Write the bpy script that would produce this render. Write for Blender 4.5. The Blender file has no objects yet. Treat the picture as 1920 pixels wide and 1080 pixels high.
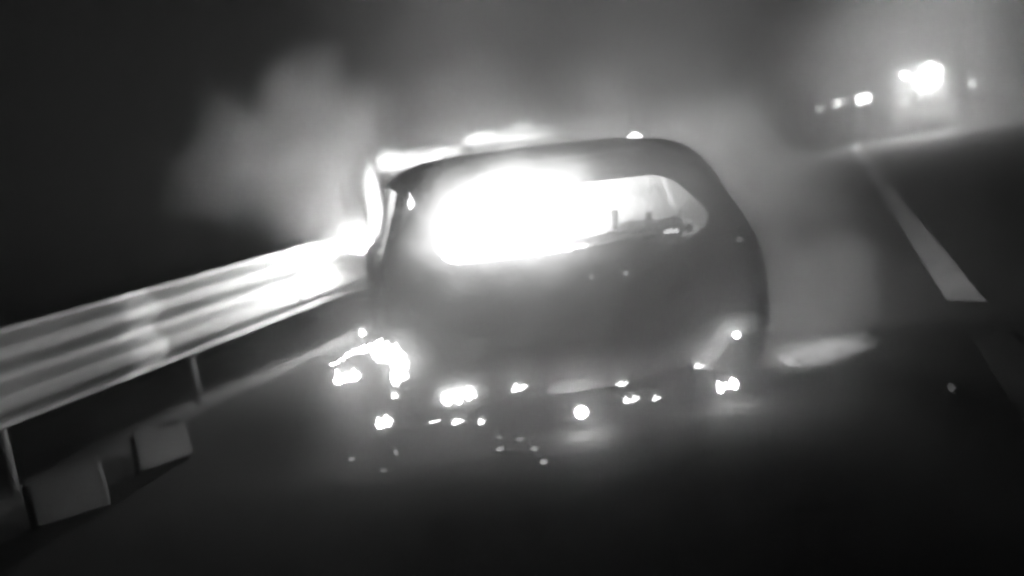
import bpy, bmesh, math, random
from mathutils import Vector, Matrix, noise as mnoise

random.seed(7)
SC = bpy.context.scene
COL = SC.collection
R = math.radians

# ---------------------------------------------------------------- camera
FPX, CAM_H = 2250.0, 1.3
roll = R(9.5)
Yc = Vector((1545 - 960, 540 - 195, -FPX)).normalized()       # the road's direction, seen from the lens
z3 = Vector((-math.sin(roll), math.cos(roll), 0))
z3.z = -(z3.x * Yc.x + z3.y * Yc.y) / Yc.z
Zc = z3.normalized()
Xc = Yc.cross(Zc)
ROT = Matrix((Xc, Yc, Zc))                                    # camera space -> world
CAM = Vector((0, 0, CAM_H))
cd = bpy.data.cameras.new('camera')
cam = bpy.data.objects.new('camera', cd); COL.objects.link(cam)
cam.matrix_world = Matrix.Translation(CAM) @ ROT.to_4x4()
cd.sensor_width = 36.0
cd.lens = FPX / 1920 * 36
cd.clip_start, cd.clip_end = 0.05, 2000
cd.dof.use_dof = True
cd.dof.focus_distance = 4.25
cd.dof.aperture_fstop = 1.15
SC.camera = cam

# ---------------------------------------------------------------- night sky, faint moon
w = bpy.data.worlds.new('World'); SC.world = w; w.use_nodes = True
nt = w.node_tree; bg = nt.nodes['Background']
sky = nt.nodes.new('ShaderNodeTexSky'); sky.sky_type = 'NISHITA'; sky.sun_disc = False
sky.sun_elevation = R(25); sky.sun_rotation = R(200)
bw = nt.nodes.new('ShaderNodeRGBToBW')
nt.links.new(sky.outputs[0], bw.inputs[0]); nt.links.new(bw.outputs[0], bg.inputs[0])
bg.inputs[1].default_value = 0.0002
sl = bpy.data.lights.new('moon', 'SUN'); sl.energy = 0.002; sl.angle = R(2)
moon = bpy.data.objects.new('moon', sl); COL.objects.link(moon)
moon.rotation_euler = (R(65), 0, R(160))
SC.view_settings.view_transform = 'Standard'; SC.view_settings.look = 'None'
SC.view_settings.exposure = 0.0; SC.view_settings.gamma = 1.0
SC.render.engine = 'CYCLES'
cy = SC.cycles
cy.filter_width = 1.6
cy.use_light_tree = False; cy.use_denoising = True; cy.denoiser = 'OPENIMAGEDENOISE'; cy.denoising_input_passes = 'RGB'
cy.max_bounces = 4; cy.diffuse_bounces = 2; cy.volume_bounces = 1; cy.use_adaptive_sampling = False; cy.sample_clamp_indirect = 4; cy.sample_clamp_direct = 60
cy.volume_step_rate = 3.5; cy.volume_max_steps = 64

# ---------------------------------------------------------------- helpers
def ray(px, py):
    return (ROT @ Vector((px - 960, 540 - py, -FPX))).normalized()
def at(px, py, y):                                            # point of that direction at road distance y
    d = ray(px, py); return CAM + d * (y / d.y)
def on_ground(px, py, z=0.0):
    d = ray(px, py); return CAM + d * ((z - CAM_H) / d.z)

def nvec(p):                                                  # repeatable noise vector
    return Vector((mnoise.noise(p), mnoise.noise(p + Vector((31.7, 4.1, 9.3))), mnoise.noise(p + Vector((-12.9, 23.3, 51.1)))))

def mat_surface(name, base, rough=0.8, metal=0.0, var=0.3, scale=6.0, bump=0.2, bscale=40.0, dirt=None, dscale=2.0, spec=.3):
    m = bpy.data.materials.new(name); m.use_nodes = True
    n, l = m.node_tree.nodes, m.node_tree.links
    p = n['Principled BSDF']
    tc = n.new('ShaderNodeTexCoord')
    nz = n.new('ShaderNodeTexNoise'); nz.inputs['Scale'].default_value = scale; nz.inputs['Detail'].default_value = 6
    l.new(tc.outputs['Object'], nz.inputs['Vector'])
    cr = n.new('ShaderNodeValToRGB')
    a, b = max(0, base * (1 - var)), base * (1 + var)
    cr.color_ramp.elements[0].position = 0.3; cr.color_ramp.elements[1].position = 0.7
    cr.color_ramp.elements[0].color = (a, a, a, 1); cr.color_ramp.elements[1].color = (b, b, b, 1)
    l.new(nz.outputs['Fac'], cr.inputs['Fac'])
    out = cr.outputs['Color']
    if dirt is not None:
        n2 = n.new('ShaderNodeTexNoise'); n2.inputs['Scale'].default_value = dscale; n2.inputs['Detail'].default_value = 8
        l.new(tc.outputs['Object'], n2.inputs['Vector'])
        c2 = n.new('ShaderNodeValToRGB'); c2.color_ramp.elements[0].position = 0.45; c2.color_ramp.elements[1].position = 0.62
        l.new(n2.outputs['Fac'], c2.inputs['Fac'])
        mx = n.new('ShaderNodeMixRGB'); mx.inputs['Color2'].default_value = (dirt, dirt, dirt, 1)
        l.new(c2.outputs['Color'], mx.inputs['Fac']); l.new(out, mx.inputs['Color1']); out = mx.outputs['Color']
    l.new(out, p.inputs['Base Color'])
    p.inputs['Roughness'].default_value = rough; p.inputs['Specular IOR Level'].default_value = spec; p.inputs['Metallic'].default_value = metal
    if bump:
        n3 = n.new('ShaderNodeTexNoise'); n3.inputs['Scale'].default_value = bscale; n3.inputs['Detail'].default_value = 5
        l.new(tc.outputs['Object'], n3.inputs['Vector'])
        bp = n.new('ShaderNodeBump'); bp.inputs['Strength'].default_value = bump; bp.inputs['Distance'].default_value = 0.02
        l.new(n3.outputs['Fac'], bp.inputs['Height']); l.new(bp.outputs['Normal'], p.inputs['Normal'])
    return m

def mat_fire(name, strength):
    m = bpy.data.materials.new(name); m.use_nodes = True
    n, l = m.node_tree.nodes, m.node_tree.links
    n.remove(n['Principled BSDF'])
    e = n.new('ShaderNodeEmission'); e.inputs['Strength'].default_value = strength
    tc = n.new('ShaderNodeTexCoord'); nz = n.new('ShaderNodeTexNoise'); nz.inputs['Scale'].default_value = 14; nz.inputs['Detail'].default_value = 3
    l.new(tc.outputs['Object'], nz.inputs['Vector'])
    cr = n.new('ShaderNodeValToRGB'); cr.color_ramp.elements[0].position = .3; cr.color_ramp.elements[1].position = .6
    cr.color_ramp.elements[0].color = (.45, .45, .45, 1); cr.color_ramp.elements[1].color = (1, 1, 1, 1)
    l.new(nz.outputs['Fac'], cr.inputs['Fac']); l.new(cr.outputs['Color'], e.inputs['Color'])
    l.new(e.outputs[0], n['Material Output'].inputs['Surface'])
    return m

def mat_gas_bloom(name, emission, power=1.6, wob=0.42, wscale=2.6):
    """gas bloom: flame gas and painted bloom as a luminous volume, densest at its middle (unit sphere in object space)"""
    m = bpy.data.materials.new(name); m.use_nodes = True
    n, l = m.node_tree.nodes, m.node_tree.links
    n.remove(n['Principled BSDF'])
    tc = n.new('ShaderNodeTexCoord')
    nz = n.new('ShaderNodeTexNoise'); nz.inputs['Scale'].default_value = wscale; nz.inputs['Detail'].default_value = 3
    l.new(tc.outputs['Object'], nz.inputs['Vector'])
    ln = n.new('ShaderNodeVectorMath'); ln.operation = 'LENGTH'; l.new(tc.outputs['Object'], ln.inputs[0])
    ad = n.new('ShaderNodeMath'); ad.operation = 'MULTIPLY_ADD'; ad.inputs[1].default_value = wob * 2
    sh = n.new('ShaderNodeMath'); sh.operation = 'SUBTRACT'; sh.inputs[1].default_value = .5; l.new(nz.outputs['Fac'], sh.inputs[0])
    l.new(sh.outputs[0], ad.inputs[0]); l.new(ln.outputs['Value'], ad.inputs[2])
    mr = n.new('ShaderNodeMapRange'); mr.interpolation_type = 'SMOOTHSTEP'
    mr.inputs['From Min'].default_value = 1.0; mr.inputs['From Max'].default_value = 0.1
    l.new(ad.outputs[0], mr.inputs['Value'])
    pw = n.new('ShaderNodeMath'); pw.operation = 'POWER'; pw.inputs[1].default_value = power
    l.new(mr.outputs[0], pw.inputs[0])
    mu = n.new('ShaderNodeMath'); mu.operation = 'MULTIPLY'; mu.inputs[1].default_value = emission
    l.new(pw.outputs[0], mu.inputs[0])
    e = n.new('ShaderNodeEmission'); l.new(mu.outputs[0], e.inputs['Strength'])
    l.new(e.outputs[0], n['Material Output'].inputs['Volume'])
    m.cycles.volume_step_rate = .3
    return m

def obj(name, me, mat=None, parent=None, smooth=False):
    if isinstance(me, bmesh.types.BMesh):
        b = me; me = bpy.data.meshes.new(name)
        bmesh.ops.recalc_face_normals(b, faces=b.faces[:]); b.to_mesh(me); b.free()
    o = bpy.data.objects.new(name, me); COL.objects.link(o)
    if mat: me.materials.clear(); me.materials.append(mat)
    if smooth:
        for p in me.polygons: p.use_smooth = True
    if parent: o.parent = parent
    return o

def tag(o, label=None, cat=None, group=None, kind=None):
    if label: o['label'] = label
    if cat: o['category'] = cat
    if group: o['group'] = group
    if kind: o['kind'] = kind
    return o

def empty(name, loc=(0, 0, 0), rot=(0, 0, 0)):
    o = bpy.data.objects.new(name, None); COL.objects.link(o)
    o.location = loc; o.rotation_euler = rot; o.empty_display_size = .1
    return o

def add_box(bm, c, s, bevel=0.0, rot=None):
    M = Matrix.Translation(c) @ (rot.to_4x4() if rot else Matrix()) @ Matrix.Diagonal((*s, 1))
    v = bmesh.ops.create_cube(bm, size=1, matrix=M)['verts']
    if bevel:
        es = list({e for x in v for e in x.link_edges})
        bmesh.ops.bevel(bm, geom=es, offset=bevel, segments=2, profile=.5, affect='EDGES')

def box_bm(c, s, bevel=0.0, rot=None):
    bm = bmesh.new(); add_box(bm, c, s, bevel, rot); return bm

def add_tube(bm, p0, p1, r0, r1=None, seg=14):
    p0, p1 = Vector(p0), Vector(p1); d = p1 - p0; r1 = r0 if r1 is None else r1
    M = Matrix.Translation((p0 + p1) / 2) @ d.to_track_quat('Z', 'Y').to_matrix().to_4x4()
    bmesh.ops.create_cone(bm, cap_ends=True, segments=seg, radius1=r0, radius2=r1, depth=d.length, matrix=M)

def tube_bm(p0, p1, r0, r1=None, seg=14):
    bm = bmesh.new(); add_tube(bm, p0, p1, r0, r1, seg); return bm

def lump_bm(radii, seed, amp=.3, freq=1.6, rot=None, sub=3, tongue=0.0):
    """an irregular lump; tongue > 0 draws it up to licking points"""
    bm = bmesh.new(); bmesh.ops.create_icosphere(bm, subdivisions=sub, radius=1)
    o = Vector((seed * 7.3, seed * 3.1, seed * 1.7))
    for v in bm.verts:
        d = v.co.copy()
        k = 1 + amp * mnoise.fractal(d * freq + o, 1.0, 2.0, 3)
        q = d * k
        if tongue and q.z > 0:
            lick = max(0, mnoise.noise(Vector((d.x * 2.2, d.y * 2.2, 0)) + o) + .35)
            q.z *= 1 + tongue * lick; s = 1 - .45 * min(1, q.z); q.x *= s; q.y *= s
        v.co = Vector((q.x * radii[0], q.y * radii[1], q.z * radii[2]))
        if rot: v.co = rot @ v.co
    return bm

# ---------------------------------------------------------------- materials
M_asph = mat_surface('asphalt', .032, .95, 0, .3, 3.0, 0, 120, .02, .6, spec=.1)
M_verge = mat_surface('verge soil', .035, .95, 0, .4, 5, .8, 30)
M_paint = mat_surface('road paint', .45, .7, 0, .15, 9, .2, 80, .25, 3)
M_worn = mat_surface('worn road paint', .05, .9, 0, .4, 9, .2, 80, .03, 3)
M_kerb = mat_surface('kerb concrete', .055, .9, 0, .3, 8, .4, 60)
M_conc = mat_surface('concrete', .20, .9, 0, .2, 8, .4, 60, .17, 4)
M_galv = mat_surface('galvanised steel', .58, .55, .12, .12, 5, .05, 60, .44, 1.2)
M_post = mat_surface('post steel', .42, .5, .4, .2, 9, .1, 60)
M_burnt = mat_surface('burnt body steel', .42, .7, .1, .35, 3, .3, 22, .07, 2.4)
M_lens = mat_surface('scorched lamp housing', .22, .75, 0, .4, 9, .3, 40)
M_dark = mat_surface('charred metal', .06, .8, .2, .4, 8, .4, 40)
M_ash = mat_surface('charred remains', .04, .95, 0, .5, 14, .6, 50)
M_rim = mat_surface('scorched rim', .22, .55, .4, .3, 8, .2, 40)
M_paintcar = mat_surface('dark car paint', .05, .35, .2, .1, 5, 0)
M_glass = mat_surface('dark glass', .015, .12, 0, .1, 5, 0)
M_tyre = mat_surface('tyre rubber', .025, .9, 0, .2, 9, .2, 60)
M_head = mat_fire('headlight beam', 8)
M_flood = mat_fire('floodlight beam', 1700)
M_dimlamp = mat_fire('small lamp glow', 260)

# ---------------------------------------------------------------- the setting
def sheet(name, x0, x1, y0, y1, z, mat, nx=1, ny=1, amp=0.0):
    bm = bmesh.new()
    vs = [[bm.verts.new((x0 + (x1 - x0) * i / nx, y0 + (y1 - y0) * j / ny,
           z + (amp * mnoise.noise(Vector((i * .7, j * .7, 3))) if amp else 0))) for j in range(ny + 1)] for i in range(nx + 1)]
    for i in range(nx):
        for j in range(ny): bm.faces.new((vs[i][j], vs[i + 1][j], vs[i + 1][j + 1], vs[i][j + 1]))
    return obj(name, bm, mat, smooth=True)

ground = tag(sheet('ground', -500, 500, -60, 900, -.12, M_verge), kind='structure')
road = tag(sheet('road', -4.05, 13.5, -20, 600, 0, M_asph), kind='structure')
# white lane line: worn dashes
for k, (y0, y1) in enumerate([(7.55, 60.0), (1.2, 6.6), (64, 110)]):
    bm = bmesh.new(); n = max(4, int((y1 - y0) * 5)); vl = []
    for i in range(n + 1):
        y = y0 + (y1 - y0) * i / n
        j = .008 * mnoise.noise(Vector((y * 5, 1, k))); j2 = .008 * mnoise.noise(Vector((y * 5, 9, k)))
        skew = .1 if i == 0 else 0
        vl.append((bm.verts.new((.56 + j, y + skew, .004)), bm.verts.new((.76 + j2, y - skew, .004))))
    for i in range(n): bm.faces.new((vl[i][0], vl[i][1], vl[i + 1][1], vl[i + 1][0]))
    obj('lane_line', bm, M_worn if k == 1 else M_paint, road)
kerb = tag(empty('kerb', (0, 0, 0)), kind='structure')
kst = None
for i in range(26):
    y = 3.0 + i * 1.0
    if kst is None:
        kst = obj('kerb_stone', box_bm((0, 0, 0), (.16, .985, .2), .018), M_kerb, kerb); k = kst
    else:
        k = kst.copy(); COL.objects.link(k)
    k.location = (-4.17 + .006 * random.uniform(-1, 1), y, -.085 + .006 * random.uniform(-1, 1))
    k.rotation_euler = (0, 0, R(random.uniform(-.5, .5)))

# ---------------------------------------------------------------- guardrail (two-wave beam)
gr = tag(empty('guardrail', (-4.3, 5, 0)), 'long galvanised two-wave steel guardrail along the left road edge', 'guardrail')
prof = []                                                    # (offset towards road, height)
BH = .50
for i in range(49):
    t = i / 48
    o = .048 * math.cos(2 * math.pi * 2 * t + math.pi)       # two broad crests towards the road
    o = max(-.048, min(.036, o * 1.15))
    prof.append((o, .345 + BH * t))
prof = [(-.030, .338)] + prof + [(-.030, .852)]
def beam(y0, y1, off=0.0, crush=None):
    bm = bmesh.new(); n = 10 if crush is None else 40; rows = []
    for j in range(n + 1):
        y = y0 + (y1 - y0) * j / n; row = []
        for (o, z) in prof:
            x, zz, yy = o + off, z, y
            if crush: x, yy, zz = crush(x, yy, zz)
            row.append(bm.verts.new((x, yy, zz)))
        rows.append(row)
    for j in range(n):
        for i in range(len(prof) - 1): bm.faces.new((rows[j][i], rows[j][i + 1], rows[j + 1][i + 1], rows[j + 1][i]))
    b = obj('beam', bm, M_galv, gr, True)
    s = b.modifiers.new('s', 'SOLIDIFY'); s.thickness = .004; s.offset = -1
    return b
def crush(x, y, z):                                          # where the car struck: pushed back, buckled
    k = math.exp(-((y - 6.5) / .8) ** 2)
    x -= .22 * k
    x += .07 * k * math.sin(y * 7.5 + z * 9)
    z -= .10 * k * (1 + .6 * math.sin(y * 5 + 1))
    return x, y, z
# local frame: x relative -4.3, y relative 5
edges = [-7.0, -2.65, 1.67, 4.0, 8.3, 12.6, 17, 21.3, 25.6, 30, 38, 46, 54]
for i in range(len(edges) - 1):
    beam(edges[i] - .16, edges[i + 1] + .16, .005 * (i % 2), crush if 3.5 < edges[i] < 8 else None)
def post(y, dx=0, tilt=0):
    bm = bmesh.new(); add_tube(bm, (-.15 + dx, y, -.3), (-.15 + dx, y, .84), .028, seg=16)
    o = obj('post', bm, M_post, gr, True); o.rotation_euler = (0, R(tilt), 0); return o
y = -3.62
while y < 50:
    if not (4.0 < y < 7.5):
        post(y)
        obj('spacer', box_bm((-.088, y, .595), (.07, .06, .36), .006), M_post, gr)
    elif y > 5.0:                                             # one post torn away, the next pushed back
        post(y, -.3, -14)
    y += 2.0
for e in edges[1:7]:                                          # lap joint bolts
    for z in (.47, .72):
        for dy in (-.06, .06):
            bb = bmesh.new(); bmesh.ops.create_uvsphere(bb, u_segments=8, v_segments=5, radius=.016)
            b = obj('bolt', bb, M_post, gr, True); b.location = (.012, e + dy, z)
            if 3.5 < e < 8.5: b.location = crush(.012, e + dy, z)

# concrete blocks at the foot of the rail
def block(p, s, rz, label, seed):
    bm = bmesh.new(); add_box(bm, (0, 0, s[2] / 2), s, .02)
    bmesh.ops.subdivide_edges(bm, edges=bm.edges[:], cuts=2, use_grid_fill=True)
    for v in bm.verts:
        v.co += .010 * nvec(v.co * 6 + Vector((seed, 0, 0)))
        t = v.co.z / s[2]; v.co.x *= 1.08 - .08 * t; v.co.y *= 1.06 - .06 * t
    o = obj('concrete_block', bm, M_conc, smooth=False); o.location = p; o.rotation_euler = (0, 0, rz)
    return tag(o, label, 'concrete block', 'concrete blocks beside the guardrail')
block((-3.60, 5.52, 0), (.08, .30, .19), R(-34), 'pale concrete block below the guardrail, nearer the burning car', 1)
block((-3.58, 4.66, 0), (.09, .36, .20), R(-32), 'dim concrete block below the guardrail, nearest the camera', 4)

# ---------------------------------------------------------------- the burning car
CAR_POS, CAR_YAW, CAR_ROLL = Vector((-1.19, 5.28, .03)), R(22.0), R(3.0)
car = empty('burning_car', CAR_POS, (0, CAR_ROLL, CAR_YAW)); car.rotation_mode = 'XYZ'
tag(car, 'burnt-out compact hatchback blazing inside, seen from behind against the guardrail', 'car')

def lerp(tab, z):
    for (a, va), (b, vb) in zip(tab, tab[1:]):
        if z <= b: 
            t = max(0, (z - a) / (b - a)); return va + (vb - va) * t
    return tab[-1][1]
W_T = [(.14, .875), (.22, .90), (.34, .925), (.48, .935), (.60, .935), (.70, .925), (.78, .905), (.86, .875), (.96, .835), (1.06, .795), (1.15, .76), (1.2, .735), (1.24, .70), (1.265, .65), (1.285, .56), (1.297, .41), (1.303, .2)]
YR_T = [(.14, .10), (.22, .04), (.34, -.02), (.42, -.02), (.46, 0), (.6, 0), (.72, .005), (.80, .03), (.95, .11), (1.12, .215), (1.2, .275), (1.24, .33), (1.265, .42), (1.285, .54), (1.297, .7), (1.303, .9)]
YF_T = [(.14, 3.6), (.40, 3.72), (.56, 3.70), (.68, 3.6), (.74, 3.42), (.78, 3.1), (.82, 2.9), (.91, 2.72), (1.06, 2.45), (1.18, 2.2), (1.24, 2.0), (1.265, 1.85), (1.285, 1.7), (1.297, 1.55), (1.303, 1.35)]
ZS = [.14, .18, .22, .28, .34, .38, .42, .44, .46, .50, .56, .62, .68, .74, .78, .82, .87, .92, .97, 1.02, 1.07, 1.11, 1.15, 1.18, 1.20, 1.22, 1.24, 1.255, 1.265, 1.275, 1.285, 1.292, 1.297, 1.301, 1.303]
def perimeter(z, wt=W_T, yrt=YR_T, yft=YF_T, k=1.0):
    w_, yr, yf = lerp(wt, z) * k, lerp(yrt, z), lerp(yft, z)
    rc = min(.20 if z < .8 else .17, w_ * .8); pts = []
    nr, nc, ns = 20, 7, 34
    for i in range(nr): pts.append((-(w_ - rc) + 2 * (w_ - rc) * i / nr, yr))
    for i in range(nc): a = -math.pi / 2 + math.pi / 2 * i / nc; pts.append((w_ - rc + rc * math.cos(a), yr + rc + rc * math.sin(a)))
    for i in range(ns): pts.append((w_, yr + rc + (yf - yr - 2 * rc) * i / ns))
    for i in range(nc): a = math.pi / 2 * i / nc; pts.append((w_ - rc + rc * math.cos(a), yf - rc + rc * math.sin(a)))
    for i in range(nr): pts.append((w_ - rc - 2 * (w_ - rc) * i / nr, yf))
    for i in range(nc): a = math.pi / 2 + math.pi / 2 * i / nc; pts.append((-(w_ - rc) + rc * math.cos(a), yf - rc + rc * math.sin(a)))
    for i in range(ns): pts.append((-w_, yf - rc - (yf - yr - 2 * rc) * i / ns))
    for i in range(nc): a = math.pi + math.pi / 2 * i / nc; pts.append((-(w_ - rc) + rc * math.cos(a), yr + rc + rc * math.sin(a)))
    out = []
    for x, y in pts:
        near = max(0, 1 - (y - yr) / .5)
        y += .075 * (x / max(w_, .01)) ** 2 * near           # bowed tailgate
        tp = max(0, 1 - (y - yr) / 1.3) ** 2
        x *= 1 - ((.045 if z > .8 else .02) + .07 * max(0, min(1, (z - 1.12) / .12))) * tp    # tapers to the rear
        if wt is W_T and .80 < z < 1.2 and abs(x) > .5 * w_:  # windows set in from the shoulders
            f = max(0, min(1, (y - yr - .25) / .25)); x *= 1 - .062 * f * min(1, (z - .80) / .04) * (1.2 - z) / .4
        out.append((x, y))
    return out
def hull(zs=ZS, dent=True, **kw):
    bm = bmesh.new(); rows = []
    for z in zs:
        row = []
        for x, y in perimeter(z, **kw):
            p = Vector((x, y, z))
            if dent: p += .006 * nvec(p * 3.1) + .012 * nvec(p * 1.3 + Vector((5, 0, 0)))
            row.append(bm.verts.new(p))
        rows.append(row)
    n = len(rows[0])
    for a, b in zip(rows, rows[1:]):
        for i in range(n): bm.faces.new((a[i], a[(i + 1) % n], b[(i + 1) % n], b[i]))
    bm.faces.new(rows[-1])
    return bm

def prism(axis, outline, lo, hi):
    """outline (a, z) extruded along axis 'x' or 'y'"""
    bm = bmesh.new(); f = (lambda a, z, d: (d, a, z)) if axis == 'x' else (lambda a, z, d: (a, d, z))
    A = [bm.verts.new(f(a, z, lo)) for a, z in outline]; B = [bm.verts.new(f(a, z, hi)) for a, z in outline]
    bm.faces.new(A); bm.faces.new(B); n = len(A)
    for i in range(n): bm.faces.new((A[i], A[(i + 1) % n], B[(i + 1) % n], B[i]))
    bmesh.ops.recalc_face_normals(bm, faces=bm.faces[:])
    me = bpy.data.meshes.new('cut'); bm.to_mesh(me); bm.free()
    return bpy.data.objects.new('cut', me)
def rounded(poly, r, seg=6):
    out = []; n = len(poly)
    for i in range(n):
        p0, p1, p2 = Vector(poly[i - 1]), Vector(poly[i]), Vector(poly[(i + 1) % n])
        a, b = (p0 - p1), (p2 - p1); rr = min(r, a.length * .45, b.length * .45)
        s, e = p1 + a.normalized() * rr, p1 + b.normalized() * rr
        for k in range(seg + 1):
            t = k / seg; out.append(tuple((1 - t) ** 2 * s + 2 * t * (1 - t) * p1 + t * t * e))
    return out
def grow(poly, d):
    c = Vector((sum(p[0] for p in poly) / len(poly), sum(p[1] for p in poly) / len(poly)))
    return [tuple(Vector(p) + (Vector(p) - c).normalized() * d) for p in poly]
def carve(src, ops):
    """src mesh with a list of (operation, cutter) applied; returns a plain mesh"""
    o = bpy.data.objects.new('tmp', src); COL.objects.link(o)
    for op, c in ops:
        if c.name not in COL.objects: COL.objects.link(c)
        md = o.modifiers.new('b', 'BOOLEAN'); md.operation = op; md.object = c; md.solver = 'EXACT'
    dg = bpy.context.evaluated_depsgraph_get(); dg.update()
    me = bpy.data.meshes.new_from_object(o.evaluated_get(dg))
    bpy.data.objects.remove(o)
    return me

bmh = hull(k=1.03); bmesh.ops.recalc_face_normals(bmh, faces=bmh.faces[:])
sm = bpy.data.meshes.new('shell'); bmh.to_mesh(sm); bmh.free()
so = bpy.data.objects.new('tmp2', sm); COL.objects.link(so)
sd = so.modifiers.new('s', 'SOLIDIFY'); sd.thickness = .035; sd.offset = -1
dg = bpy.context.evaluated_depsgraph_get(); shell = bpy.data.meshes.new_from_object(so.evaluated_get(dg))
bpy.data.objects.remove(so)

TG = rounded([(-.70, .43), (.70, .43), (.785, .62), (.785, .80), (.64, 1.19), (.5, 1.225), (-.5, 1.225), (-.64, 1.19), (-.785, .80), (-.785, .62)], .12)
RW = rounded([(-.58, .80), (.59, .80), (.675, .89), (.51, 1.10), (-.50, 1.10), (-.65, .89)], .10)
c_tg_big = prism('y', grow(TG, .002), -.6, .62); c_tg = prism('y', TG, -.5, .6)
c_rw = prism('y', RW, -.7, .62)
SWIN = [rounded([(.50, .82), (1.28, .81), (1.26, 1.165), (.64, 1.145)], .05), rounded([(1.40, .81), (2.42, .82), (2.02, 1.155), (1.38, 1.17)], .05)]
c_sw = [prism('x', s, -1.2, 1.2) for s in SWIN]
c_ws = prism('y', rounded([(-.72, .86), (.72, .86), (.56, 1.19), (-.56, 1.19)], .06), 1.95, 4)
ARCH = [[(yc + .35 * math.cos(math.pi * i / 14), .24 + .35 * math.sin(math.pi * i / 14)) for i in range(15)] for yc in (.68, 3.02)]
ARCH = [[(a[0][0], .1)] + a + [(a[-1][0], .1)] for a in ARCH]
c_ar = [prism('x', a, -1.2, 1.2) for a in ARCH]
def tail_outline(s): return rounded([(s * .795, .54), (s * .895, .56), (s * .895, .78), (s * .805, .80)], .03)
c_tl = [prism('y', tail_outline(s), -.5, .5) for s in (-1, 1)]
c_tl2 = [prism('y', grow(tail_outline(s), -.004), -.45, .45) for s in (-1, 1)]
DOORS = [rounded([(1.0, .24), (1.34, .22), (1.33, 1.195), (.62, 1.175), (.48, .81), (.92, .58)], .05),
         rounded([(1.345, .22), (2.5, .24), (2.53, .82), (2.06, 1.185), (1.34, 1.20)], .05)]
c_do = [[prism('x', d, a, b) for d in DOORS] for a, b in ((-1.3, -.4), (.4, 1.3))]
c_dog = [[prism('x', grow(d, .005), a, b) for d in DOORS] for a, b in ((-1.4, -.4), (.4, 1.4))]
body_ops = [('DIFFERENCE', c) for c in [c_tg_big, c_ws] + c_ar + c_tl + c_dog[0] + c_dog[1]]
tls = [carve(shell.copy(), [('INTERSECT', c)]) for c in c_tl2]
body = obj('body_shell', carve(shell.copy(), body_ops), M_burnt, car)
tailgate = obj('tailgate', carve(shell.copy(), [('INTERSECT', c_tg), ('DIFFERENCE', c_rw)]), M_burnt, car)
for side in (0, 1):
    for d in (0, 1):
        obj('door', carve(shell.copy(), [('INTERSECT', c_do[side][d]), ('DIFFERENCE', c_sw[d])]), M_burnt, car)
for me in tls:
    t = obj('tail_light', me, M_lens, car, True); t.location = (0, .012, 0)
for c in [c_tg_big, c_tg, c_rw, c_ws] + c_sw + c_ar + c_tl + c_tl2 + c_do[0] + c_do[1] + c_dog[0] + c_dog[1]:
    bpy.data.objects.remove(c)
for o in [body, tailgate] + [c for c in car.children if c.name.startswith('door')]:
    for p in o.data.polygons: p.use_smooth = True
    o.data.set_sharp_from_angle(angle=R(38))
# pieces of the tailgate
obj('number_plate_bracket', box_bm((0, .002, .56), (.46, .012, .10), .004), M_burnt, tailgate)
obj('wiper', tube_bm((-.02, .02, .80), (.36, .03, .82), .009), M_dark, tailgate)
# emptied tail lamp housings
# floor, crash beam, exhaust, axle
obj('floor_pan', box_bm((0, 1.85, .235), (1.50, 3.3, .03), .005), M_dark, car)
obj('crash_beam', box_bm((0, .12, .30), (1.30, .06, .085), .012), M_dark, car)
obj('exhaust_pipe', tube_bm((.46, .05, .15), (.44, .62, .17), .032), M_dark, car)
obj('rear_axle', tube_bm((-.72, .68, .23), (.72, .68, .23), .045), M_dark, car)
# hanging bumper brackets and melted cable ends below the crash beam
for x, l in ((-.52, .12), (-.2, .08), (.18, .10), (.55, .13)):
    obj('bumper_bracket', tube_bm((x, .06, .17), (x + .03, .07, .17 - l * .6), .012, .006, 8), M_dark, car)
# wheels: bare rims, rubber burnt to shreds
def wheel(x, y, r):
    s = 1 if x > 0 else -1
    root = empty('wheel', (x, y, 0)); root.parent = car
    zc = .245
    bm = bmesh.new()
    rings = [(-.09, r), (-.075, r - .025), (-.05, r - .05), (.05, r - .05), (.075, r - .025), (.09, r)]
    vv = [[bm.verts.new((dx, rr * math.cos(a * math.pi / 16), zc + rr * math.sin(a * math.pi / 16))) for a in range(32)] for dx, rr in rings]
    for a, b in zip(vv, vv[1:]):
        for i in range(32): bm.faces.new((a[i], a[(i + 1) % 32], b[(i + 1) % 32], b[i]))
    for k in range(5):
        a = k * 2 * math.pi / 5
        add_box(bm, (s * .05, .5 * (r - .04) * math.cos(a), zc + .5 * (r - .04) * math.sin(a)), (.02, r - .05, .05), .004, Matrix.Rotation(a, 3, 'X'))
    add_tube(bm, (s * .03, 0, zc), (s * .07, 0, zc), .055)
    rim = obj('rim', bm, M_rim, root); md = rim.modifiers.new('s', 'SOLIDIFY'); md.thickness = .006
    bt = bmesh.new(); vv = []
    for i in range(40):
        a = 2 * math.pi * i / 40; row = []
        for dx, dr in ((-.085, .004), (-.095, .035), (-.05, .05), (.05, .05), (.095, .035), (.085, .004)):
            q = dr * (.55 + .5 * mnoise.noise(Vector((i * .6, dx * 20, x * 9 + y))))
            row.append(bt.verts.new((dx, (r + max(.003, q)) * math.cos(a), zc + (r + max(.003, q)) * math.sin(a))))
        vv.append(row)
    for i in range(40):
        for j in range(5): bt.faces.new((vv[i][j], vv[i][j + 1], vv[(i + 1) % 40][j + 1], vv[(i + 1) % 40][j]))
    obj('tyre', bt, M_ash, root)
for x, y, r in ((-.76, .68, .235), (.76, .68, .215), (-.76, 3.02, .235), (.76, 3.02, .215)): wheel(x, y, r)
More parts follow.
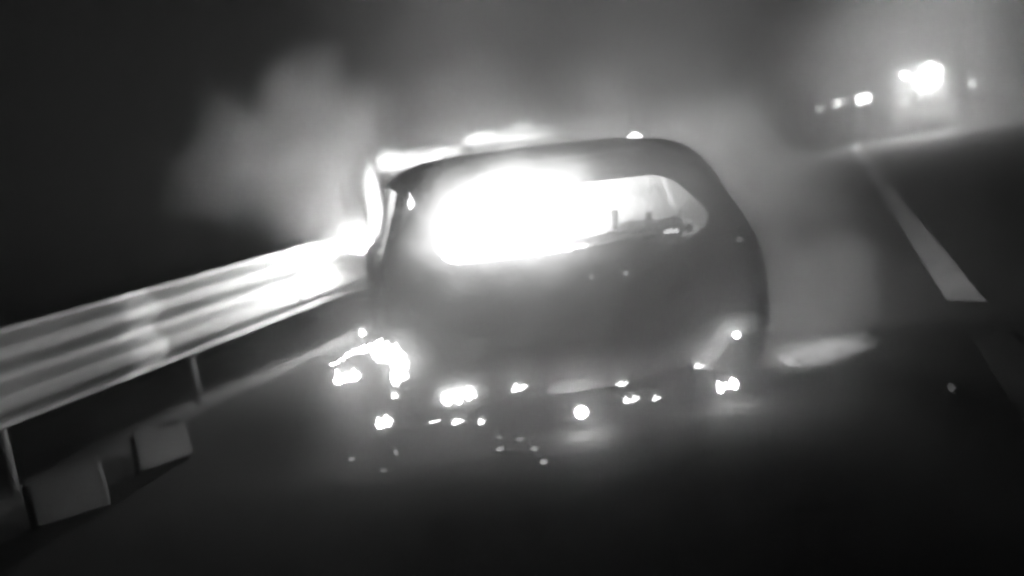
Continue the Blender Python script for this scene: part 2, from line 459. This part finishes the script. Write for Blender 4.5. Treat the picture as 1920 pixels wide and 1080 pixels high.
# seats, gutted to frames
def seat(x, y, wd, h, name):
    root = empty(name, (x, y, .26)); root.parent = car
    obj('seat_base', lump_bm((wd / 2, .24, .08), x * 5 + y, .25), M_ash, root, True).location = (0, .18, .12)
    fr = bmesh.new()
    for sx in (-1, 1): add_tube(fr, (sx * wd / 2, 0, .1), (sx * wd * .43, -.14, h), .016, seg=8)
    for t in (0.25, .5, .75, 1.0): add_tube(fr, (-wd * .47, -.14 * t, .1 + (h - .1) * t), (wd * .47, -.14 * t, .1 + (h - .1) * t), .012, seg=8)
    obj('seat_frame', fr, M_dark, root)
    hr = bmesh.new()
    for sx in (-.06, .06): add_tube(hr, (sx, -.14, h), (sx, -.16, h + .13), .007, seg=8)
    add_tube(hr, (-.06, -.16, h + .13), (.06, -.16, h + .13), .007, seg=8)
    obj('headrest', hr, M_dark, root)
seat(-.36, 1.65, .46, .62, 'front_seat'); seat(.36, 1.65, .46, .62, 'front_seat')
rs = empty('rear_seat', (0, .72, .3)); rs.parent = car
bm = bmesh.new(); bmesh.ops.create_grid(bm, x_segments=30, y_segments=8, size=.5)
for v in bm.verts:                                            # slumped seat back, higher on the right
    x, t = v.co.x * 1.25, v.co.y + .5
    top = .38 + .19 * max(0, min(1, (x + .05) / .35)) + .03 * mnoise.noise(Vector((x * 9, 0, 2)))
    v.co = Vector((x, -.18 * t + .02 * mnoise.noise(Vector((x * 5, t * 5, 0))), top * t))
b = obj('seat_back', bm, M_ash, rs, True); b.modifiers.new('s', 'SOLIDIFY').thickness = .05
obj('headrest_stub', box_bm((.30, -.19, .59), (.035, .03, .10), .008), M_dark, rs)
obj('headrest_stub', box_bm((.47, -.19, .58), (.035, .03, .06), .008), M_dark, rs)
obj('parcel_shelf_rail', tube_bm((-.1, .30, .825), (.62, .30, .825), .018), M_dark, car)
obj('steering_wheel', tube_bm((-.36, 2.25, .80), (-.36, 2.22, .82), .17, .17, 20), M_dark, car)
obj('dashboard', box_bm((0, 2.55, .72), (1.35, .3, .16), .04), M_ash, car)

CARM = Matrix.Translation(CAR_POS) @ Matrix.Rotation(CAR_YAW, 4, 'Z') @ Matrix.Rotation(CAR_ROLL, 4, 'Y')
car.rotation_euler = CARM.to_euler()
def on_car(x, y, z): return CARM @ Vector((x, y, z))
CARI = CARM.inverted()
def on_rear(px, py, y=-.02):                                  # that direction where it meets the plane of the car's rear
    o = CARI @ CAM; d = CARI.to_3x3() @ ray(px, py); return CARM @ (o + d * ((y - o.y) / d.y))

# ---------------------------------------------------------------- fires
FG = 'fires burning in and around the car'
def cluster_bm(radii, seed, n, rot, sub=3):
    rnd = random.Random(seed * 13 + 5); bm = bmesh.new()
    for k in range(n):
        t = (k + .5) / n * 2 - 1 if n > 1 else 0
        f = rnd.uniform(.45, 1.0) if k else 1.0
        rr = (radii[0] * (1.25 / n if n > 1 else 1) * rnd.uniform(.8, 1.5), radii[1] * f, radii[2] * f * rnd.uniform(.7, 1.25))
        b = lump_bm(rr, seed + k * 3.7, .6, 2.0, None, 2, .8)
        off = Vector((radii[0] * .75 * t * rnd.uniform(.8, 1.2), rnd.uniform(-.4, .4) * radii[1], radii[2] * rnd.uniform(-.45, .35) * (n > 1)))
        for v in b.verts: v.co = rot @ (v.co + off)
        me = bpy.data.meshes.new('t'); b.to_mesh(me); b.free(); bm.from_mesh(me); bpy.data.meshes.remove(me)
    return bm
def fire(name, label, p, radii, S, seed, amp=.35, tongue=.5, gas=None, rot=None, group=FG, freq=1.5, sub=3, n=0):
    """a flame: a glowing body, and round it gas bloom that thins outward, with camera bloom painted into its emission"""
    root = empty(name, p)
    c = obj('flame_core', cluster_bm(radii, seed, n, rot) if n else lump_bm(radii, seed, amp, freq, rot, sub, tongue), mat_fire('fire', S), root, True)
    if gas:
        for (off, gr_, em, pw) in gas:
            g = bmesh.new(); bmesh.ops.create_icosphere(g, subdivisions=3, radius=1)
            q = obj('gas_bloom', g, mat_gas_bloom('gas bloom', em, pw), root)
            q.location = off; q.scale = gr_
            if rot: q.rotation_euler = rot.to_euler()
    return tag(root, label, 'fire', group)
YAW = Matrix.Rotation(CAR_YAW, 3, 'Z')
TILT = CARM.to_3x3()

fire('cabin_fire', 'blinding white fire filling the rear window of the car', on_car(-.22, .62, .74), (.42, .40, .18), 30, 3, .35, .6,
     [(on_rear(960, 415, -.12) - on_car(-.22, .62, .74), (.60, .36, .36), 9, 1.3)], TILT)  # outer volume paints bloom over the window frame
fire('cabin_fire', 'flames over the front seats behind the rear window', on_car(.1, 1.75, .58), (.5, .45, .26), 20, 5, .35, .6,
     [(TILT @ Vector((0, -.25, .34)), (.68, 1.1, .34), 4.2, .8), (TILT @ Vector((.16, -.85, .38)), (.62, .5, .28), 8.0, 1.0)], TILT)
fire('engine_fire', 'bright fire between the front of the car and the guardrail', at(676, 455, 9.3), (.10, .36, .075), 420, 8, .4, .7,
     [(Vector((0, 0, .03)), (.30, .7, .24), 4, 1.6)], YAW)
fire('pillar_fire', 'thin strip of flame along the left side pillars', at(704, 392, 8.2), (.02, .12, .20), 4, 14, .5, .3,
     [(Vector((0, 0, 0)), (.085, .4, .42), 12, 1.2)], YAW)
fire('bumper_fire', 'added flames ahead of the front bumper, unseen behind the cabin, lighting the smoke', on_car(.5, 4.0, .68), (.5, .30, .20), 50, 9, .35, .5, None, YAW)  # added out of sight to light the smoke behind the car
fire('unseen_front_fire', 'fire on the road beyond the right front door', on_car(1.15, 2.7, .28), (.22, .32, .22), 75, 10, .35, .5, None, YAW)  # added out of sight to light the right-hand smoke and the lane line
fire('roof_fire', 'flames licking along the left edge of the roof', on_rear(778, 305, 1.7), (.16, .10, .02), 2, 11, .5, .3,
     [(Vector((0, 0, .01)), (.32, .3, .10), 4.5, 1.2), (Vector((-.15, 0, .03)), (.13, .2, .11), 7, 1.2), (Vector((.2, 0, .03)), (.16, .2, .05), 5, 1.2)], TILT)
fire('roof_fire', 'long low flame above the middle of the roof', on_rear(945, 262, 1.7), (.24, .08, .012), 1.5, 12, .5, .3,
     [(Vector((.04, 0, .01)), (.44, .25, .07), 2.8, 1.2), (Vector((-.14, 0, .03)), (.16, .2, .07), 6, 1.2), (Vector((.12, 0, .06)), (.12, .2, .05), 2.5, 1.2)], TILT)
fire('roof_ember', 'single small flame on the right of the roof', on_rear(1190, 256, .62), (.04, .03, .022), 5, 13, .3, .6, None)

def px_blob(name, label, px, py, wpx, hpx, S, seed, yloc=-.02, ground=False, tongue=.3, amp=.75, lean=0.0, gas=None, group=FG):
    p = on_ground(px, py, hpx / 2 / 420) if ground else on_rear(px, py, yloc)
    d = (p - CAM).length; s = d / FPX
    s *= .84; S *= 1.6 if S > 3 else 1
    if S > 7 and not gas:
        a, b = wpx / 2 * s * 1.5 + .012, hpx / 2 * s * 1.9 + .012
        gas = [(Vector((0, 0, .3 * b)), (a, b, b), .55 / b, 1.2)]  # soft fringe painted in emission, as bloom of the small flames
    fire(name, label, p, (wpx / 2 * s, max(.02, .6 * hpx / 2 * s), hpx / 2 * s), S, seed, amp, tongue, gas, YAW @ Matrix.Rotation(lean, 3, 'Y'), group, 2.3, 3, 0 if tongue == 0 else max(2, min(6, int(wpx / 11))))

EG = 'burning fragments at the rear of the car'
# the burning rubber at the left rear wheel: an arc of flame
bm = bmesh.new(); rnd = random.Random(3)
for i in range(24):
    t = i / 23; a = R(150) - t * R(175)
    rad = .008 + .026 * max(0, min(1, (t - .1) / .45)) * rnd.uniform(.65, 1.15)
    c = Vector((.105 * math.cos(a) - (.09 * (1 - t) ** 3), 0, .085 * math.sin(a))) + Vector((rnd.uniform(-1, 1), 0, rnd.uniform(-1, 1))) * .008
    b = lump_bm((rad * 1.5 if t < .4 else rad, rad, rad * .8 if t < .4 else rad * 1.3), 40 + i, .6, 1.8, None, 2, .4)
    for v in b.verts: v.co += c
    me = bpy.data.meshes.new('t'); b.to_mesh(me); b.free(); bm.from_mesh(me); bpy.data.meshes.remove(me)
arc = obj('wheel_fire', bm, mat_fire('fire', 10), None, True); arc.location = on_rear(702, 690, -.05); arc.rotation_euler = TILT.to_euler()
tag(arc, 'curved hook of flame round the left rear wheel arch', 'fire', FG)
px_blob('wheel_fire', 'bright flame on the ground left of the rear wheel', 650, 708, 66, 22, 70, 21, .25, lean=R(-6))
px_blob('wheel_fire', 'small round flame above the left rear wheel', 680, 623, 14, 15, 8, 22, .1)
px_blob('wheel_fire', 'small flame below the hook of flame at the left wheel', 740, 741, 16, 12, 5, 23, .1)
px_blob('ground_fire', 'ragged flame on the road at the left rear corner', 722, 792, 46, 20, 18, 24, ground=True)
px_blob('ground_fire', 'first small flame right of the left corner, on the road', 816, 786, 22, 11, 8, 25, ground=True)
px_blob('ground_fire', 'second small flame right of the left corner, on the road', 858, 790, 27, 10, 10, 26, ground=True)
px_blob('ground_fire', 'third small flame right of the left corner, slanted', 903, 790, 15, 12, 8, 27, ground=True)
px_blob('bumper_fire', 'largest flame under the tailgate, wide and white', 862, 742, 84, 24, 18, 28, .05, amp=.6)
px_blob('bumper_fire', 'short flame under the middle of the tailgate', 972, 728, 44, 15, 8, 29)
px_blob('glowing_ball', 'round glowing lump below the middle of the tailgate', 1090, 773, 30, 28, 220, 30, ground=False, amp=.15, tongue=0)
px_blob('bumper_fire', 'upper small flame right of the glowing lump', 1169, 719, 25, 13, 5, 31)
px_blob('bumper_fire', 'thin pointed flame right of the glowing lump', 1186, 749, 44, 13, 6, 32)
px_blob('bumper_fire', 'small oval flame beside the thin pointed flame', 1231, 745, 20, 12, 5, 33)
px_blob('bumper_fire', 'small flame under the right end of the tailgate', 1311, 686, 25, 13, 5, 34)
px_blob('bumper_fire', 'bright slanted flame at the right rear corner', 1364, 724, 52, 20, 100, 35, lean=R(-8))
px_blob('glowing_ball', 'bright glowing spot on the right rear corner of the car', 1381, 628, 16, 16, 200, 36, -.03, amp=.12, tongue=0)
for lab, px, py, a, b, S in [('small glowing spot on the tailgate, left of the pair', 1109, 519, 12, 13, 1.0), ('small glowing spot on the tailgate, right of the pair', 1173, 512, 12, 12, 1.2),
        ('faint glowing spot high on the left of the tailgate', 784, 523, 9, 10, .45), ('tiny faint glowing spot at the left edge of the tailgate', 715, 545, 7, 7, .4),
        ('glowing spot on the right shoulder of the car', 1386, 449, 11, 15, .5), ('spot glowing at the far right edge of the body', 1443, 616, 12, 12, .5)]:
    px_blob('glow_spot', lab, px, py, a, b, S, px, -.035, tongue=0, amp=.15, group='glowing spots on the body')  # bright spots on the panels, drawn as small emissive lumps
px_blob('glow_spot', 'flame tongue on the left rear pillar', 770, 382, 15, 34, 2.5, 51, .12, group='glowing spots on the body')
px_blob('glow_spot', 'curled glowing spot on the lower right window corner', 1260, 433, 34, 12, 2.5, 52, .02, group='glowing spots on the body', lean=R(12))
for i, (lab, px, py, a, b, S) in enumerate([('glowing crumb on the road, farthest left', 660, 860, 16, 9, 0.31), ('glowing crumb on the road below the left corner', 742, 848, 8, 12, 0.44),
        ('dull crumb on the road, lowest of all', 720, 882, 14, 9, 0.22), ('upper left crumb of the cluster on the road', 936, 819, 14, 8, 0.44), ('upper right crumb of the cluster on the road', 975, 823, 18, 8, 0.44),
        ('lower left crumb of the cluster on the road', 937, 841, 18, 9, 0.48), ('crumb on the right side of the cluster', 1003, 841, 14, 10, 0.40), ('lowest crumb of the cluster on the road', 1019, 866, 14, 11, 0.44)]):
    px_blob('glowing_crumb', lab, px, py, a, b, S, 60 + i, ground=True, tongue=0, group='glowing crumbs on the road')
px_blob('glowing_crumb', 'lone dull crumb on the road by the lane line', 1784, 727, 12, 16, .06, 80, ground=True, tongue=0, group='glowing crumbs on the road')
# lit patch low at the right flank, painted in as glowing gas
fire('flank_glow_patch', 'pale lit patch on the road behind the right rear corner, painted as glowing gas', on_ground(1478, 676, .06), (.02, .15, .02), .7, 90, .5, .4,
     [(Vector((.08, .02, .02)), (.30, .3, .085), 2.0, .9), (Vector((.28, .1, .03)), (.2, .2, .07), 1.6, .9)], YAW)

# ---------------------------------------------------------------- traffic far down the road
VG = 'vehicles with lit lamps far down the road'
WD = [(.2, .8), (.6, .88), (.85, .84), (1.3, .66), (1.42, .5), (1.45, .3)]
YRD = [(.2, .1), (.6, 0), (.9, .15), (1.3, .6), (1.42, .9), (1.45, 1.2)]
YFD = [(.2, 4.2), (.6, 4.25), (.78, 4.1), (.9, 3.2), (1.3, 2.5), (1.42, 2.2), (1.45, 1.9)]
ZD = [.2, .3, .5, .6, .7, .8, .9, 1.05, 1.2, 1.3, 1.37, 1.42, 1.45]
def far_car(p, label, S, lampr=.09, sep=.62, tall=1.0):
    root = empty('distant_car', p, (0, 0, math.pi)); root.scale = (1, 1, tall)           # its front faces the camera
    tag(root, label, 'car', VG)
    obj('body', hull(ZD, False, wt=WD, yrt=YRD, yft=YFD), M_paintcar, root, True)
    obj('windscreen', box_bm((0, 2.92, 1.08), (1.3, .02, .42), .006, Matrix.Rotation(R(58), 3, 'X')), M_glass, root)
    for s in (-1, 1):
        h = obj('headlight', tube_bm((s * sep, 4.20, .68), (s * sep, 4.29, .68), lampr, seg=20), mat_fire('headlight beam', S), root)
        for yy in (.85, 3.35):
            wb = obj('wheel', tube_bm((s * .70, yy, .31), (s * .88, yy, .31), .31, seg=24), M_tyre, root)
            obj('rim', tube_bm((s * .86, yy, .31), (s * .89, yy, .31), .19, seg=18), M_rim, wb)
    return root
def lamp_spot(px, py, y): p = at(px, py, y); return p
p = lamp_spot(1802, 156, 80); far_car((p.x, 80 + 4.2, 0), 'distant car with a pair of small lights, farthest right', 60, .12, .62, 1.5)
p = lamp_spot(1618, 175, 190); far_car((p.x, 190 + 4.2, 0), 'distant car whose lights merge to a bright square spot', 500, .28, .5, 1.6)
p = lamp_spot(1570, 182, 250); far_car((p.x, 250 + 4.2, 0), 'farthest car, a small spot above the end of the lane line', 90, .15, .45, 1.6)
# truck with blazing lamps
TY = 36.0
p = at(1727, 150, TY)
tr = tag(empty('distant_truck', (p.x, TY, 0), (0, 0, math.pi)), 'distant truck with blinding headlights and floodlights, wrapped in glare', 'truck', VG)
obj('cab', box_bm((0, -.9, 1.35), (1.75, 1.6, 1.6), .10), M_paintcar, tr)
obj('windscreen', box_bm((0, -.09, 1.75), (1.5, .03, .55), .01), M_glass, tr)
obj('grille', box_bm((0, -.08, 1.0), (1.1, .04, .35), .01), M_dark, tr)
obj('bumper', box_bm((0, -.05, .52), (1.75, .2, .28), .04), M_dark, tr)
obj('cargo_box', box_bm((0, -4.0, 1.55), (1.85, 4.4, 1.8), .04), M_conc, tr)
obj('chassis', box_bm((0, -3.2, .52), (.8, 5.4, .16), .02), M_dark, tr)
for s in (-1, 1):
    obj('headlight', tube_bm((s * .55, -.02, .98), (s * .55, .08, .98), .06, seg=20), M_head, tr)
    obj('mirror', box_bm((s * .98, -.3, 1.7), (.12, .08, .3), .02), M_dark, tr)
    for yy in (-.95, -4.9):
        wb = obj('wheel', tube_bm((s * .62, yy, .4), (s * .86, yy, .4), .4, seg=24), M_tyre, tr)
        obj('rim', tube_bm((s * .85, yy, .4), (s * .87, yy, .4), .24, seg=18), M_rim, wb)
for x, z, r in ((-.20, 1.64, .16), (-.38, 1.46, .11), (.42, 1.70, .05), (-.06, 1.38, .10), (-.50, 1.72, .06), (.12, 1.56, .06), (-.30, 1.84, .07)):
    obj('floodlight', tube_bm((x, -.06, z), (x, .10, z), r, seg=20), M_flood, tr)
# portable warning lamp standing at the verge
p = at(1536, 204, 48)
wl = tag(empty('warning_lamp', (p.x, 48, 0)), 'tiny warning lamp left of the distant cars, lowest light', 'lamp', None)
obj('post', tube_bm((0, 0, 0), (0, 0, p.z - .08), .03), M_dark, wl)
obj('base', tube_bm((0, 0, 0), (0, 0, .06), .2, .12), M_dark, wl)
obj('lens', tube_bm((0, -.05, p.z), (0, .05, p.z), .075, seg=18), mat_fire('small lamp glow', 3), wl)

# ---------------------------------------------------------------- smoke: soft billows, uneven
def smoke(name, label, blobs, density, nscale=1.1, edge=.6, cut=.5, amp=1.0, fade=.35, warp=.6, step=1.0):
    lo = Vector((1e9,) * 3); hi = -lo
    for c, r in blobs:
        for i in range(3): lo[i] = min(lo[i], c[i] - r[i]); hi[i] = max(hi[i], c[i] + r[i])
    lo.z = max(lo.z, .006)
    o = obj(name, box_bm((lo + hi) / 2, hi - lo), None)
    m = bpy.data.materials.new(name); m.use_nodes = True; n, l = m.node_tree.nodes, m.node_tree.links
    n.remove(n['Principled BSDF'])
    tc = n.new('ShaderNodeTexCoord')
    nz = n.new('ShaderNodeTexNoise'); nz.inputs['Scale'].default_value = nscale; nz.inputs['Detail'].default_value = 2; nz.inputs['Roughness'].default_value = .55
    l.new(tc.outputs['Object'], nz.inputs['Vector'])
    wz = n.new('ShaderNodeTexNoise'); wz.inputs['Scale'].default_value = nscale * .8; wz.inputs['Detail'].default_value = 2
    l.new(tc.outputs['Object'], wz.inputs['Vector'])
    wa = n.new('ShaderNodeVectorMath'); wa.operation = 'MULTIPLY_ADD'; wa.inputs[1].default_value = (warp,) * 3; l.new(wz.outputs['Color'], wa.inputs[0])
    wo = n.new('ShaderNodeVectorMath'); wo.operation = 'SUBTRACT'; wo.inputs[1].default_value = (warp / 2,) * 3; l.new(tc.outputs['Object'], wo.inputs[0]); l.new(wo.outputs[0], wa.inputs[2])
    best = None
    for c, r in blobs:
        s = n.new('ShaderNodeVectorMath'); s.operation = 'SUBTRACT'; s.inputs[1].default_value = c; l.new(wa.outputs[0], s.inputs[0])
        d = n.new('ShaderNodeVectorMath'); d.operation = 'DIVIDE'; d.inputs[1].default_value = r; l.new(s.outputs[0], d.inputs[0])
        g = n.new('ShaderNodeVectorMath'); g.operation = 'LENGTH'; l.new(d.outputs[0], g.inputs[0])
        f = n.new('ShaderNodeMath'); f.operation = 'SUBTRACT'; f.inputs[0].default_value = 1.0; l.new(g.outputs['Value'], f.inputs[1])
        if best is None: best = f
        else:
            mx = n.new('ShaderNodeMath'); mx.operation = 'SMOOTH_MAX'; mx.inputs[2].default_value = .12
            l.new(best.outputs[0], mx.inputs[0]); l.new(f.outputs[0], mx.inputs[1]); best = mx
    ad = n.new('ShaderNodeMath'); ad.operation = 'MULTIPLY_ADD'; ad.inputs[1].default_value = amp
    l.new(nz.outputs['Fac'], ad.inputs[0]); l.new(best.outputs[0], ad.inputs[2])
    mr = n.new('ShaderNodeMapRange'); mr.interpolation_type = 'SMOOTHSTEP'
    mr.inputs['From Min'].default_value = cut; mr.inputs['From Max'].default_value = cut + edge
    mr.inputs['To Max'].default_value = density
    l.new(ad.outputs[0], mr.inputs['Value'])
    # nothing at all outside the billows
    cl = n.new('ShaderNodeMapRange'); cl.interpolation_type = 'SMOOTHSTEP'; cl.inputs['From Max'].default_value = fade; l.new(best.outputs[0], cl.inputs['Value'])
    mu = n.new('ShaderNodeMath'); mu.operation = 'MULTIPLY'; l.new(mr.outputs[0], mu.inputs[0]); l.new(cl.outputs[0], mu.inputs[1])
    pv = n.new('ShaderNodeVolumePrincipled'); pv.inputs['Color'].default_value = (.9, .9, .9, 1); pv.inputs['Anisotropy'].default_value = .1
    l.new(mu.outputs[0], pv.inputs['Density']); l.new(pv.outputs[0], n['Material Output'].inputs['Volume'])
    m.cycles.volume_step_rate = step
    o.data.materials.append(m)
    return tag(o, label, 'smoke', kind='stuff')
def bl(px, py, y, rpx, ry=None):
    c = at(px, py, y); r = rpx * (c - CAM).length / FPX
    return (c, Vector((r, ry if ry else r, r)))
smoke('smoke', 'lit billows of smoke rising behind the car and over the guardrail',
      [bl(545, 190, 9.6, 150), bl(480, 290, 9.4, 180), bl(400, 330, 9.2, 130), bl(650, 330, 9.6, 240), bl(960, 320, 9.9, 270), bl(1230, 310, 9.5, 290), bl(1390, 340, 9.0, 230), bl(640, 540, 8.2, 150)],
      .55, 1.2, 1.1, .72, 1.5, .7, 1.3)
smoke('smoke', 'thin high smoke spread over the whole scene above the car',
      [bl(900, 60, 11.5, 520, 2.5), bl(1250, 120, 11.0, 420, 2.5)], .15, .7, 1.0, .4, .9, .9, 1.2)
smoke('smoke', 'thin smoke drifting round the back of the car',
      [(on_car(0, -.15, .62), Vector((2.1, 1.6, 1.15)))], 1.7, 1.5, .7, .45, .8, .7, .5, .35)
smoke('ground_smoke', 'low smoke lit white on the road right of the car',
      [bl(1490, 650, 6.7, 150), bl(1580, 650, 7.0, 130), bl(1520, 540, 7.2, 170)], 3.4, 2.2, .8, .75, 1.4, .7, .4)
smoke('road_smoke', 'bank of smoke glowing in the lamps of the distant truck',
      [(Vector((7.5, 27, 1.4)), Vector((11, 20, 6.5)))], .30, .2, .8, .3, .5, .8, 1.5)
# ---------------------------------------------------------------- hazy night air over the whole place
hz = obj('haze', box_bm((0, 145, 9.4), (130, 340, 21.2)), None)
m = bpy.data.materials.new('haze'); m.use_nodes = True; n, l = m.node_tree.nodes, m.node_tree.links
n.remove(n['Principled BSDF'])
pv = n.new('ShaderNodeVolumePrincipled'); pv.inputs['Color'].default_value = (.8, .8, .8, 1); pv.inputs['Density'].default_value = .004
pv.inputs['Anisotropy'].default_value = .35
l.new(pv.outputs[0], n['Material Output'].inputs['Volume'])
hz.data.materials.append(m); tag(hz, kind='stuff')
